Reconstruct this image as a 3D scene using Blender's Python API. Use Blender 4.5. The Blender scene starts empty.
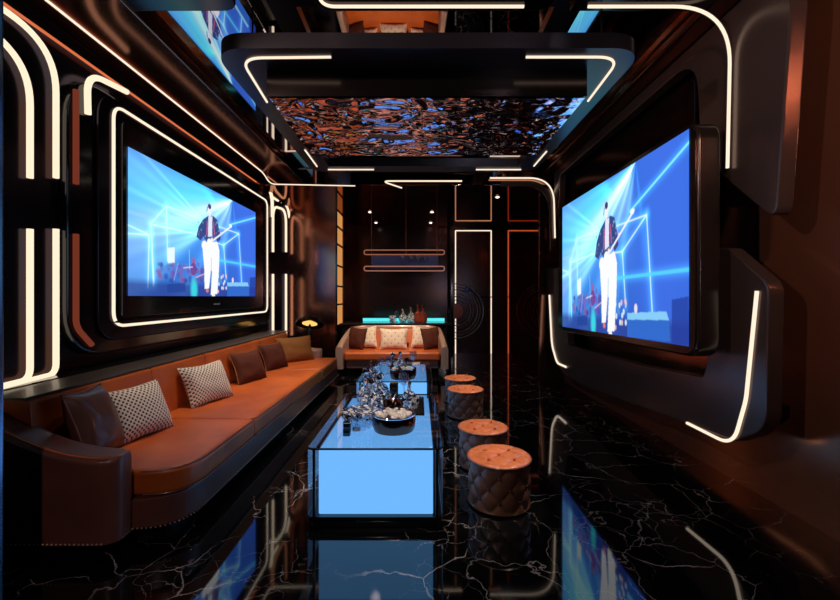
import bpy, bmesh, math, random
import numpy as np
from mathutils import Vector, noise
random.seed(7)
PI = math.pi
C = bpy.context.scene.collection
CH = 1.25                    # camera height
F, VX, VY = 400.0, 419.0, 297.0
XL, XR = -2.33, 2.15         # side walls
ZM = 3.07                   # mirror ceiling
YB = 8.9                     # back wall

# ---- measured image point -> place in the room on a known plane
def onX(px, py, X):
    Y = F * X / (px - VX); return Vector((X, Y, CH - (py - VY) * Y / F))
def onZ(px, py, Z):
    Y = (CH - Z) * F / (py - VY); return Vector(((px - VX) * Y / F, Y, Z))
def onY(px, py, Y):
    return Vector(((px - VX) * Y / F, Y, CH - (py - VY) * Y / F))

# ------------------------------------------------------------------ materials
def mat(name, col, rough=.5, metal=0.0, spec=.5, coat=0.0, bump=None, vary=None, aniso=0, sheen=0):
    m = bpy.data.materials.new(name); m.use_nodes = True
    nt = m.node_tree; b = nt.nodes['Principled BSDF']
    b.inputs['Base Color'].default_value = (*col, 1)
    b.inputs['Roughness'].default_value = rough
    b.inputs['Metallic'].default_value = metal
    b.inputs['Specular IOR Level'].default_value = spec
    b.inputs['Coat Weight'].default_value = coat
    b.inputs['Coat Roughness'].default_value = .08
    b.inputs['Sheen Weight'].default_value = sheen
    tc = nt.nodes.new('ShaderNodeTexCoord')
    if vary:
        n = nt.nodes.new('ShaderNodeTexNoise'); n.inputs['Scale'].default_value = vary[0]
        n.inputs['Detail'].default_value = 4
        r = nt.nodes.new('ShaderNodeMixRGB'); r.blend_type = 'MIX'
        r.inputs[1].default_value = (*col, 1); r.inputs[2].default_value = (*vary[1], 1)
        nt.links.new(tc.outputs['Object'], n.inputs['Vector'])
        cr = nt.nodes.new('ShaderNodeValToRGB'); cr.color_ramp.elements[0].position = .4; cr.color_ramp.elements[1].position = .65
        nt.links.new(n.outputs['Fac'], cr.inputs['Fac'])
        nt.links.new(cr.outputs['Color'], r.inputs[0]); nt.links.new(r.outputs[0], b.inputs['Base Color'])
    if bump:
        n = nt.nodes.new('ShaderNodeTexNoise'); n.inputs['Scale'].default_value = bump[0]; n.inputs['Detail'].default_value = 5
        bp = nt.nodes.new('ShaderNodeBump'); bp.inputs['Strength'].default_value = bump[1]; bp.inputs['Distance'].default_value = .01
        nt.links.new(tc.outputs['Object'], n.inputs['Vector'])
        nt.links.new(n.outputs['Fac'], bp.inputs['Height']); nt.links.new(bp.outputs['Normal'], b.inputs['Normal'])
    return m
def emis(name, col, s):
    m = bpy.data.materials.new(name); m.use_nodes = True; nt = m.node_tree
    nt.nodes.remove(nt.nodes['Principled BSDF'])
    e = nt.nodes.new('ShaderNodeEmission'); e.inputs[0].default_value = (*col, 1); e.inputs[1].default_value = s
    nt.links.new(e.outputs[0], nt.nodes['Material Output'].inputs[0]); return m

def gloss(name, gcol, rough, dcol, vary=None, bump=None):
    m = bpy.data.materials.new(name); m.use_nodes = True; nt = m.node_tree; nt.nodes.remove(nt.nodes['Principled BSDF'])
    g = nt.nodes.new('ShaderNodeBsdfGlossy'); g.inputs[0].default_value = (*gcol, 1); g.inputs[1].default_value = rough
    d = nt.nodes.new('ShaderNodeBsdfDiffuse'); d.inputs[0].default_value = (*dcol, 1)
    a = nt.nodes.new('ShaderNodeAddShader'); nt.links.new(g.outputs[0], a.inputs[0]); nt.links.new(d.outputs[0], a.inputs[1])
    nt.links.new(a.outputs[0], nt.nodes['Material Output'].inputs[0])
    tc = nt.nodes.new('ShaderNodeTexCoord')
    if vary:
        n = nt.nodes.new('ShaderNodeTexNoise'); n.inputs['Scale'].default_value = vary[0]; nt.links.new(tc.outputs['Object'], n.inputs['Vector'])
        x = nt.nodes.new('ShaderNodeMixRGB'); x.inputs[1].default_value = (*gcol, 1); x.inputs[2].default_value = (*vary[1], 1)
        cr = nt.nodes.new('ShaderNodeValToRGB'); cr.color_ramp.elements[0].position = .4; cr.color_ramp.elements[1].position = .65
        nt.links.new(n.outputs['Fac'], cr.inputs['Fac']); nt.links.new(cr.outputs['Color'], x.inputs[0]); nt.links.new(x.outputs[0], g.inputs[0])
    if bump:
        n = nt.nodes.new('ShaderNodeTexNoise'); n.inputs['Scale'].default_value = bump[0]; nt.links.new(tc.outputs['Object'], n.inputs['Vector'])
        bp = nt.nodes.new('ShaderNodeBump'); bp.inputs['Strength'].default_value = bump[1]; bp.inputs['Distance'].default_value = .01
        nt.links.new(n.outputs['Fac'], bp.inputs['Height']); nt.links.new(bp.outputs[0], g.inputs['Normal'])
    return m
LED = emis('warm_led', (1, .81, .62), 1.15)
LEDN = emis('bright_led', (1, .80, .58), 1.15)
LEDC = emis('copper_led', (1, .22, .08), .75)
COPGLOW = emis('copper_strip_glow', (1, .20, .10), .16)
CYAN = emis('cyan_led', (.10, .72, .75), 1.25)
BLUE = emis('blue_glow', (.17, .50, 1.0), 1.02)
GOLD = emis('golden_glow', (.85, .36, .10), .75)
DARK = mat('black_gloss', (.006, .006, .007), .12, 0, .5, .3)
WALLM = gloss('dark_wall_lacquer', (.050, .028, .026), .19, (.006, .005, .006), vary=(.8, (.035, .035, .055)))
CANO = mat('dark_canopy_metal', (.042, .036, .044), .28, .55)
SLAB = mat('dark_satin_metal', (.125, .088, .084), .24, .68)
SLABG = mat('dark_fascia', (.05, .038, .036), .18, .9)
SOFF = gloss('smoked_copper_soffit', (.20, .10, .075), .15, (.010, .006, .005))
MIRR = mat('smoked_mirror', (.55, .53, .54), .012, 1.0)
BMIRR = gloss('dark_mirror', (.36, .18, .12), .03, (.002, .002, .002))
BWALL = gloss('dark_glass_wall', (.075, .05, .055), .22, (.002, .002, .002), vary=(1.3, (.11, .05, .035)))
COPW = gloss('copper_wall', (.44, .19, .12), .17, (.085, .032, .019), vary=(.6, (.30, .13, .09)), bump=(1.2, .15))
COPM = gloss('copper_mirror', (.42, .085, .035), .04, (.006, .002, .001))
FACEW = gloss('smoked_glass_panel', (.40, .17, .12), .17, (.006, .003, .003))
LEATH = mat('cognac_leather', (.60, .125, .022), .38, 0, .5, .06, bump=(60, .10), vary=(2.6, (.42, .080, .014)))
LEATHD = mat('dark_cognac_leather', (.20, .070, .048), .36, 0, .5, .25, bump=(50, .10), vary=(3, (.15, .052, .038)))
LEATHG = mat('grey_brown_leather', (.055, .042, .038), .40, 0, .5, .2, bump=(60, .1))
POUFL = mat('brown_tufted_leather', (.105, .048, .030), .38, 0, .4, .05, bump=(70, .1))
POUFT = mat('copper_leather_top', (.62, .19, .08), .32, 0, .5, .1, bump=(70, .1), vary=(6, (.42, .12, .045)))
SHELL = mat('pale_copper_leather', (.50, .31, .23), .30, .15, .5, .3, bump=(50, .08))
PBROWN = mat('chocolate_cushion', (.085, .020, .010), .75, 0, .2, 0, bump=(90, .3))
PTAN = mat('ochre_cushion', (.26, .095, .018), .65, 0, .3, 0, bump=(120, .4))
PROUND = mat('brown_satin_cushion', (.11, .045, .03), .38, 0, .5, .2, bump=(40, .1))
CHROME = mat('chrome', (.80, .78, .78), .07, 1.0)
COPPER = mat('copper_metal', (.45, .20, .13), .18, 1.0)
COPD = mat('dark_copper_metal', (.14, .07, .05), .16, 1.0)
STUD = mat('brass_studs', (.95, .70, .5), .3, .7)
ICE = mat('silver_ice', (.88, .82, .76), .35, .0, bump=(30, .6))
REDB = mat('red_bottle_glass', (.50, .09, .05), .15, .4)
BLKM = mat('black_metal', (.01, .01, .01), .35, .6)
SEAMM = mat('dark_seam', (.03, .012, .008), .5)
def glassmat(name, col, rough, mixc=.35):
    m = bpy.data.materials.new(name); m.use_nodes = True; nt = m.node_tree
    nt.nodes.remove(nt.nodes['Principled BSDF'])
    g = nt.nodes.new('ShaderNodeBsdfGlossy'); g.inputs[0].default_value = (.9, .9, .95, 1); g.inputs[1].default_value = rough
    t = nt.nodes.new('ShaderNodeBsdfTransparent'); t.inputs[0].default_value = (*col, 1)
    lw = nt.nodes.new('ShaderNodeLayerWeight'); fr = nt.nodes.new('ShaderNodeMath'); fr.operation = 'POWER'; fr.inputs[1].default_value = 5
    lw.inputs[0].default_value = .5; nt.links.new(lw.outputs['Facing'], fr.inputs[0])
    ad = nt.nodes.new('ShaderNodeMath'); ad.operation = 'ADD'; ad.inputs[1].default_value = mixc; ad.use_clamp = True
    mx = nt.nodes.new('ShaderNodeMixShader')
    nt.links.new(fr.outputs[0], ad.inputs[0]); nt.links.new(ad.outputs[0], mx.inputs[0])
    nt.links.new(t.outputs[0], mx.inputs[1]); nt.links.new(g.outputs[0], mx.inputs[2])
    nt.links.new(mx.outputs[0], nt.nodes['Material Output'].inputs[0]); return m
def crystal():  # random white and black cells paint sparkle and dark reflections onto the facets
    m = glassmat('cut_crystal', (.80, .80, .84), .03, .26); nt = m.node_tree
    mx = [n for n in nt.nodes if n.type == 'MIX_SHADER'][0]
    tc = nt.nodes.new('ShaderNodeTexCoord'); v = nt.nodes.new('ShaderNodeTexVoronoi'); v.inputs['Scale'].default_value = 75
    nt.links.new(tc.outputs['Object'], v.inputs['Vector'])
    sp = nt.nodes.new('ShaderNodeSeparateColor'); nt.links.new(v.outputs['Color'], sp.inputs[0])
    p = nt.nodes.new('ShaderNodeBsdfPrincipled'); p.inputs['Base Color'].default_value = (1, .96, .92, 1); p.inputs['Metallic'].default_value = .0; p.inputs['Roughness'].default_value = .12
    k = nt.nodes.new('ShaderNodeBsdfPrincipled'); k.inputs['Base Color'].default_value = (.02, .012, .010, 1); k.inputs['Roughness'].default_value = .05
    g1 = nt.nodes.new('ShaderNodeMath'); g1.operation = 'GREATER_THAN'; g1.inputs[1].default_value = .66; nt.links.new(sp.outputs[0], g1.inputs[0])
    g2 = nt.nodes.new('ShaderNodeMath'); g2.operation = 'GREATER_THAN'; g2.inputs[1].default_value = .84; nt.links.new(sp.outputs[1], g2.inputs[0])
    a = nt.nodes.new('ShaderNodeMixShader'); b = nt.nodes.new('ShaderNodeMixShader')
    nt.links.new(g1.outputs[0], a.inputs[0]); nt.links.new(mx.outputs[0], a.inputs[1]); nt.links.new(p.outputs[0], a.inputs[2])
    nt.links.new(g2.outputs[0], b.inputs[0]); nt.links.new(a.outputs[0], b.inputs[1]); nt.links.new(k.outputs[0], b.inputs[2])
    nt.links.new(b.outputs[0], nt.nodes['Material Output'].inputs[0]); return m
CRYS = crystal()
CLEAR = glassmat('clear_glass', (.86, .88, .92), .02, .14)
GLASS = glassmat('tinted_glass', (.96, .97, 1.0), .02, .03)
DGLASS = glassmat('smoked_table_glass', (.97, .98, 1.0), .02, .02)

def marble():
    m = bpy.data.materials.new('black_marble'); m.use_nodes = True; nt = m.node_tree; b = nt.nodes['Principled BSDF']
    b.inputs['Roughness'].default_value = .045; b.inputs['IOR'].default_value = 1.75
    tc = nt.nodes.new('ShaderNodeTexCoord')
    def vein(scale, dist, nscale, width, seed, mth, offs):
        mp = nt.nodes.new('ShaderNodeMapping'); mp.inputs['Location'].default_value = offs; mp.inputs['Rotation'].default_value = (0, 0, seed)
        nt.links.new(tc.outputs['Object'], mp.inputs[0])
        nz = nt.nodes.new('ShaderNodeTexNoise'); nz.inputs['Scale'].default_value = nscale; nz.inputs['Detail'].default_value = 6
        nt.links.new(mp.outputs[0], nz.inputs['Vector'])
        sb = nt.nodes.new('ShaderNodeVectorMath'); sb.operation = 'SUBTRACT'; sb.inputs[1].default_value = (.5, .5, .5)
        nt.links.new(nz.outputs['Color'], sb.inputs[0])
        sc = nt.nodes.new('ShaderNodeVectorMath'); sc.operation = 'SCALE'; sc.inputs['Scale'].default_value = dist
        nt.links.new(sb.outputs[0], sc.inputs[0])
        ad = nt.nodes.new('ShaderNodeVectorMath'); ad.operation = 'ADD'
        nt.links.new(mp.outputs[0], ad.inputs[0]); nt.links.new(sc.outputs[0], ad.inputs[1])
        v = nt.nodes.new('ShaderNodeTexVoronoi'); v.feature = 'DISTANCE_TO_EDGE'; v.inputs['Scale'].default_value = scale
        nt.links.new(ad.outputs[0], v.inputs['Vector'])
        mr = nt.nodes.new('ShaderNodeMapRange'); mr.inputs['From Min'].default_value = 0; mr.inputs['From Max'].default_value = width
        mr.inputs['To Min'].default_value = 1; mr.inputs['To Max'].default_value = 0
        nt.links.new(v.outputs['Distance'], mr.inputs['Value'])
        n2 = nt.nodes.new('ShaderNodeTexNoise'); n2.inputs['Scale'].default_value = 1.5; n2.inputs['Detail'].default_value = 3
        nt.links.new(mp.outputs[0], n2.inputs['Vector'])
        r2 = nt.nodes.new('ShaderNodeMapRange'); r2.inputs['From Min'].default_value = mth; r2.inputs['From Max'].default_value = mth + .12
        nt.links.new(n2.outputs['Fac'], r2.inputs['Value'])
        mu = nt.nodes.new('ShaderNodeMath'); mu.operation = 'MULTIPLY'
        nt.links.new(mr.outputs[0], mu.inputs[0]); nt.links.new(r2.outputs[0], mu.inputs[1]); return mu
    a = vein(1.15, .38, 2.6, .0055, .5, .50, (3.6, 2.1, 0))
    c = vein(2.6, .30, 4.0, .007, 1.3, .46, (7.7, 4.1, 0))
    d = vein(6.0, .2, 6.0, .014, 2.2, .50, (1.7, 9.4, 0))
    m2 = nt.nodes.new('ShaderNodeMath'); m2.operation = 'MULTIPLY'; m2.inputs[1].default_value = .75; nt.links.new(c.outputs[0], m2.inputs[0])
    m3 = nt.nodes.new('ShaderNodeMath'); m3.operation = 'MULTIPLY'; m3.inputs[1].default_value = .40; nt.links.new(d.outputs[0], m3.inputs[0])
    s = nt.nodes.new('ShaderNodeMath'); s.operation = 'ADD'; nt.links.new(a.outputs[0], s.inputs[0]); nt.links.new(m2.outputs[0], s.inputs[1])
    s2 = nt.nodes.new('ShaderNodeMath'); s2.operation = 'ADD'; s2.use_clamp = True; nt.links.new(s.outputs[0], s2.inputs[0]); nt.links.new(m3.outputs[0], s2.inputs[1])
    mx = nt.nodes.new('ShaderNodeMixRGB'); mx.inputs[1].default_value = (.0028, .0030, .0036, 1); mx.inputs[2].default_value = (.62, .55, .50, 1)
    nt.links.new(s2.outputs[0], mx.inputs[0]); nt.links.new(mx.outputs[0], b.inputs['Base Color'])
    return m
MARB = marble()

def weave(name, n, light, dark, th):
    m = bpy.data.materials.new(name); m.use_nodes = True; nt = m.node_tree; b = nt.nodes['Principled BSDF']
    b.inputs['Roughness'].default_value = .8
    uv = nt.nodes.new('ShaderNodeUVMap'); sp = nt.nodes.new('ShaderNodeSeparateXYZ'); nt.links.new(uv.outputs[0], sp.inputs[0])
    def M(op, a, bb):
        x = nt.nodes.new('ShaderNodeMath'); x.operation = op
        for i, v in ((0, a), (1, bb)):
            if v is None: continue
            if isinstance(v, (int, float)): x.inputs[i].default_value = v
            else: nt.links.new(v.outputs[0] if hasattr(v, 'outputs') else v, x.inputs[i])
        return x
    sx = M('SINE', M('MULTIPLY', sp.outputs[0], n[0] * 2 * PI), None); sy = M('SINE', M('MULTIPLY', sp.outputs[1], n[1] * 2 * PI), None)
    pr = M('MULTIPLY', sx, sy); g = M('GREATER_THAN', pr, th)
    mx = nt.nodes.new('ShaderNodeMixRGB'); mx.inputs[1].default_value = (*light, 1); mx.inputs[2].default_value = (*dark, 1)
    nt.links.new(g.outputs[0], mx.inputs[0]); nt.links.new(mx.outputs[0], b.inputs['Base Color'])
    bp = nt.nodes.new('ShaderNodeBump'); bp.inputs['Strength'].default_value = .3; bp.inputs['Distance'].default_value = .004
    nt.links.new(pr.outputs[0], bp.inputs['Height']); nt.links.new(bp.outputs[0], b.inputs['Normal']); return m
HOUND = weave('houndstooth_fabric', (15, 11), (.78, .66, .54), (.010, .008, .010), .24)
CREAMP = weave('cream_dotted_fabric', (4, 3), (.85, .68, .50), (.35, .24, .14), .85)

# ------------------------------------------------------------------ helpers
def prop(o, label=None, cat=None, group=None, kind=None):
    if label: o['label'] = label
    if cat: o['category'] = cat
    if group: o['group'] = group
    if kind: o['kind'] = kind
    return o
def thing(name, loc, label, cat, group=None):
    o = bpy.data.objects.new(name, None); o.empty_display_size = .05; C.objects.link(o); o.location = loc
    return prop(o, label, cat, group)
class MB:
    def __init__(s): s.v = []; s.f = []
    def add(s, v, f):
        k = len(s.v); s.v += [tuple(p) for p in v]; s.f += [tuple(i + k for i in q) for q in f]; return s
    def box(s, a, b, bev=0.0, seg=2):
        bm = bmesh.new(); bmesh.ops.create_cube(bm, size=1)
        for v in bm.verts:
            v.co = Vector([(a[i] + b[i]) / 2 + v.co[i] * (b[i] - a[i]) for i in range(3)])
        if bev: bmesh.ops.bevel(bm, geom=bm.edges[:], offset=bev, segments=seg, profile=.5, affect='EDGES')
        return s.frombm(bm)
    def frombm(s, bm):
        bm.verts.ensure_lookup_table(); bm.verts.index_update()
        s.add([v.co[:] for v in bm.verts], [[v.index for v in f.verts] for f in bm.faces]); bm.free(); return s
    def prism(s, pts, t0, t1, fn, bev=0.0, seg=2):
        bm = bmesh.new(); n = len(pts)
        A = [bm.verts.new(fn(p[0], p[1], t0)) for p in pts]; B = [bm.verts.new(fn(p[0], p[1], t1)) for p in pts]
        fa = bm.faces.new(A); fb = bm.faces.new(B[::-1])
        for i in range(n): bm.faces.new((A[i], B[i], B[(i + 1) % n], A[(i + 1) % n]))
        bmesh.ops.recalc_face_normals(bm, faces=bm.faces[:])
        if bev: bmesh.ops.bevel(bm, geom=list(set(fa.edges[:] + fb.edges[:])), offset=bev, segments=seg, profile=.5, affect='EDGES')
        return s.frombm(bm)
    def loft(s, rings, closed_path=False, caps=True):
        n = len(rings[0]); v = [p for r in rings for p in r]; f = []
        R = len(rings)
        for i in range(R if closed_path else R - 1):
            j = (i + 1) % R
            for k in range(n): f.append((i * n + k, i * n + (k + 1) % n, j * n + (k + 1) % n, j * n + k))
        if caps and not closed_path:
            f.append(tuple(range(n))[::-1]); f.append(tuple((R - 1) * n + k for k in range(n)))
        return s.add(v, f)
    def tube(s, pts, r, seg=8, closed=False):
        pts = [Vector(p) for p in pts]; n = len(pts); rings = []; ref = None
        for i, p in enumerate(pts):
            if closed: t = (pts[(i + 1) % n] - pts[i - 1]).normalized()
            else: t = (pts[min(i + 1, n - 1)] - pts[max(i - 1, 0)]).normalized()
            if ref is None:
                ref = t.cross(Vector((0, 0, 1)));
                if ref.length < .2: ref = t.cross(Vector((1, 0, 0)))
            ref = (ref - t * ref.dot(t)).normalized(); b = t.cross(ref)
            rings.append([p + ref * math.cos(2 * PI * k / seg) * r + b * math.sin(2 * PI * k / seg) * r for k in range(seg)])
        return s.loft(rings, closed)
    def lathe(s, prof, seg=32, c=(0, 0, 0), facet=None):
        v = []; f = []
        for (r, z) in prof:
            for k in range(seg):
                a = 2 * PI * k / seg; rr = r * (1 + (facet(k, z) if facet else 0)); v.append((c[0] + rr * math.cos(a), c[1] + rr * math.sin(a), c[2] + z))
        for i in range(len(prof) - 1):
            for k in range(seg): f.append((i * seg + k, i * seg + (k + 1) % seg, (i + 1) * seg + (k + 1) % seg, (i + 1) * seg + k))
        if prof[0][0] > 1e-6: f.append(tuple(range(seg))[::-1])
        if prof[-1][0] > 1e-6: f.append(tuple((len(prof) - 1) * seg + k for k in range(seg)))
        return s.add(v, f)
    def build(s, name, m, parent=None, smooth=True, ang=40):
        me = bpy.data.meshes.new(name); me.from_pydata(s.v, [], s.f); me.update()
        bm = bmesh.new(); bm.from_mesh(me); bmesh.ops.remove_doubles(bm, verts=bm.verts[:], dist=1e-6)
        bmesh.ops.recalc_face_normals(bm, faces=bm.faces[:]); bm.to_mesh(me); bm.free()
        me.materials.append(m)
        o = bpy.data.objects.new(name, me); C.objects.link(o)
        if smooth:
            for p in me.polygons: p.use_smooth = True
            try: me.set_sharp_from_angle(angle=math.radians(ang))
            except Exception: pass
            if any(p.area > .03 for p in me.polygons):
                w = o.modifiers.new('weighted', 'WEIGHTED_NORMAL'); w.keep_sharp = True; w.weight = 100; w.mode = 'FACE_AREA'
        if parent:
            o.parent = parent
            me.transform(__import__('mathutils').Matrix.Translation(-parent_world(parent)))
        return o
def parent_world(p):
    v = Vector((0, 0, 0))
    while p: v = v + p.location; p = p.parent
    return v
def arc(pts, rad, closed=False, seg=8):
    pts = [Vector(p) for p in pts]; n = len(pts); out = []
    for i, p in enumerate(pts):
        if not closed and i in (0, n - 1): out.append(p); continue
        a = pts[i - 1] - p; b = pts[(i + 1) % n] - p
        r = rad[i] if isinstance(rad, (list, tuple)) else rad
        if r <= 0: out.append(p); continue
        ang = a.angle(b); d = min(r / math.tan(ang / 2), a.length * .49 if (closed or 0 < i - 1) else a.length * .98, b.length * .49 if (closed or i + 1 < n - 1) else b.length * .98)
        A = p + a.normalized() * d; B = p + b.normalized() * d
        for k in range(seg + 1):
            t = k / seg; out.append((1 - t) ** 2 * A + 2 * t * (1 - t) * p + t * t * B)
    return out
def arc2(pts, rad, closed=True, seg=8):
    return [(p.x, p.y) for p in arc([(p[0], p[1], 0) for p in pts], rad, closed, seg)]
YZ = lambda a, b, t: (t, a, b)
XZ = lambda a, b, t: (a, t, b)
XY = lambda a, b, t: (a, b, t)
def struct(name, mb, m, **k): return prop(mb.build(name, m, **k), kind='structure')
def copy_tree(o, parent=None):
    c = o.copy(); C.objects.link(c)
    if parent: c.parent = parent
    for ch in list(o.children): copy_tree(ch, c)
    return c

# ------------------------------------------------------------------ room shell
def quad(a, b, c, d): return MB().add([a, b, c, d], [(0, 1, 2, 3)])
YF = -1.6
struct('floor', MB().box((XL - .1, YF - .1, -.1), (XR + .1, YB + .1, 0)), MARB)
struct('ceiling', MB().box((XL - .1, YF - .1, ZM), (XR + .1, YB + .1, ZM + .1)), MIRR)
struct('wall_left', MB().box((XL - .1, YF, 0), (XL, YB, ZM)), WALLM)
struct('wall_right', MB().box((XR, YF, 0), (XR + .1, YB, ZM)), COPW)
struct('wall_back', MB().box((XL, YB, 0), (XR, YB + .1, ZM)), BWALL)
struct('wall_front', MB().box((XL, YF - .1, 0), (XR, YF, ZM)), WALLM)
# far right wall section in copper mirror, its end face and the far-left smoked glass return
struct('wall_far_right', MB().box((1.79, 5.95, 0), (XR, YB, 2.83)), COPM)
struct('trim_1', MB().box((1.77, 5.90, 0), (XR, 5.95, 2.83), .01), SOFF)
struct('wall_far_left', MB().box((XL, 7.1, 0), (-1.485, YB, 2.83)), FACEW)
struct('trim_2', MB().box((-.0 + .66, 8.35, 0), (.72, YB, 2.83), .008), DARK)
struct('trim_3', MB().box((XL, 1.30, 0), (-1.655, 1.6, ZM), .012), gloss('blue_black_lacquer', (.22, .30, .45), .22, (.004, .006, .012)))
struct('trim_10', MB().box((2.0, 2.9, 2.12), (XR, 5.88, 2.98), .02), gloss('upper_wall_dark_fill', (.045, .024, .020), .18, (.004, .003, .003)))  # added dark slab standing in for the dark reflection on the upper wall
# soffits: left and right bands, near band pieces, rear lowered ceiling
def soffit(n, x0, x1, y0, y1, z0, z1=ZM, m=SOFF, bev=.02):
    return struct('trim_%d' % n, MB().box((x0, y0, z0), (x1, y1, z1), bev), m)
soffit(4, XL, -1.74, YF, 5.65, 2.99)
soffit(5, 1.74, XR, YF, 5.65, 2.99)
struct('trim_6', MB().prism(arc2([(XL, 5.65), (XR, 5.65), (XR, YB), (XL, YB)], 0), 2.83, ZM, XY, .015), BMIRR)
def near_panel(n, x0, x1, rl, rr):
    pts = arc2([(x0, YF), (x1, YF), (x1, 2.44), (x0, 2.44)], [0, 0, rr, rl])
    struct('trim_%d' % n, MB().prism(pts, 2.99, ZM, XY, .010), SLABG)
near_panel(7, -1.74, -1.08, .0, .12)
near_panel(8, -.62, .80, .12, .12)
near_panel(9, .92, 1.74, .0, .0)

# ------------------------------------------------------------------ neon and LED lines
def led(pts, r, label, m=LED, name='led_tube', group=None, cat='led light', seg=8, closed=False, parent=None):
    mb = MB().tube(pts, r, seg, closed)
    o = mb.build(name, m, parent)
    if not parent: prop(o, label, cat, group)
    return o
# cove line on the left where wall meets soffit, turning across the rear soffit face
z = 3.03
led(arc([(-2.177, .3, 2.985), (-2.177, 5.60, 2.985), (-2.10, 5.635, 2.84), (-.90, 5.635, 2.815)], [0, .25, .2, 0], seg=6), .008,
    'thin warm light line along the top of the left wall, turning at the far end')
led([(-2.30, .3, 2.875), (-2.30, 5.75, 2.875)], .009, 'thin glowing copper line running along the left wall under the white cove line', LEDC)
led(arc([onY(402, 188, 5.64), onY(381, 181, 5.64), onY(462, 181, 5.64)], [0, .02, 0]), .010, 'short warm light line with bent left end on the ceiling edge above the bar')
led(arc([(-.578, 1.5, 2.982), (-.578, 2.385, 2.982), (.626, 2.385, 2.982)], [0, .08, 0]), .009, 'warm light line with a curved left end across the near ceiling, above the hanging canopy')
# left wall neon pipes near the camera
XN = -2.308
def neon_up(px, ytop, label, r=.017):
    p = onX(px, 178, XN); q = onX(7, ytop, XN)
    return led(arc([p, (XN, p.y, q.z), (XN, p.y - .9, q.z)], [0, .30, 0], seg=12), r, label, LEDN, 'neon_tube', cat='neon tube', seg=12)
neon_up(30, 40, 'arched warm neon tube high on the left wall, the one nearer the dark pillar')
neon_up(56, 12, 'taller arched warm neon tube high on the left wall, the one nearer the big television')
def neon_dn(px, label, r=.017):
    p = onX(px, 229, XN); y = p.y
    return led(arc([p, (XN, y, .762), (XN + .12, y - .7, .764)], [0, .07, 0], seg=10), r, label, LEDN, 'neon_tube', cat='neon tube', seg=12)
neon_dn(30, 'straight lower warm neon tube rising from the sofa ledge, next to the dark pillar')
neon_dn(56, 'straight lower warm neon tube rising from the sofa ledge, nearer the television')
# unlit copper strips on the surround edge, a faint glow put into their colour
led([onX(76, 90, -2.258), onX(76, 184, -2.258)], .017, 'dull copper strip on the left wall beside the upper near corner of the television panel', COPGLOW, 'copper_strip', cat='wall trim')
led(arc([onX(76, 234, -2.258), onX(76, 327, -2.258), onX(92, 345, -2.258)], [0, .14, 0]), .017, 'dull copper strip curving inwards at the lower near corner of the television panel', COPGLOW, 'copper_strip', cat='wall trim')
XT = -2.25
# thick brackets at the surround corners
def ribbon(pts, r, label, name='led_bracket'): return led(pts, r, label, LEDN, name, cat='led light', seg=10)
ribbon(arc([onX(88, 114, XT), onX(87, 72, XT), onX(127, 92, XT)], [0, .16, 0], seg=10), .020, 'short thick glowing bracket curving over the near upper corner of the left television panel')
ribbon(arc([onX(261, 184, XT), onX(272, 190, XT), onX(272.5, 217, XT)], [0, .22, 0], seg=10), .024, 'short thick glowing bracket over the far upper corner of the left television panel')
# far arch pairs
def L(x, y): return onX(x, y, XN)
led(arc([L(273, 252), L(273, 206), L(286, 210), L(286, 252)], [0, .22, .22, 0], seg=8), .020, 'narrow arched neon tube on the far left wall, upper inner one', LEDN, 'neon_tube', cat='neon tube')
led(arc([L(281, 201.5), L(289.5, 206), L(289.5, 252)], [0, .3, 0], seg=8), .020, 'outer curved neon tube at the far end of the left wall above the gap', LEDN, 'neon_tube', cat='neon tube')
led([L(272, 197), L(278, 200.5)], .020, 'short slanting neon dash above the arched tubes on the far left wall', LEDN, 'neon_tube', cat='neon tube')
for x, w in ((273, 'lower row nearest television'), (286, 'middle one of the lower row'), (289.5, 'farthest of the lower row')):
    led([L(x, 274), L(x, 337)], .020, 'straight neon tube at the left wall far end, ' + w, LEDN, 'neon_tube', cat='neon tube')

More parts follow.
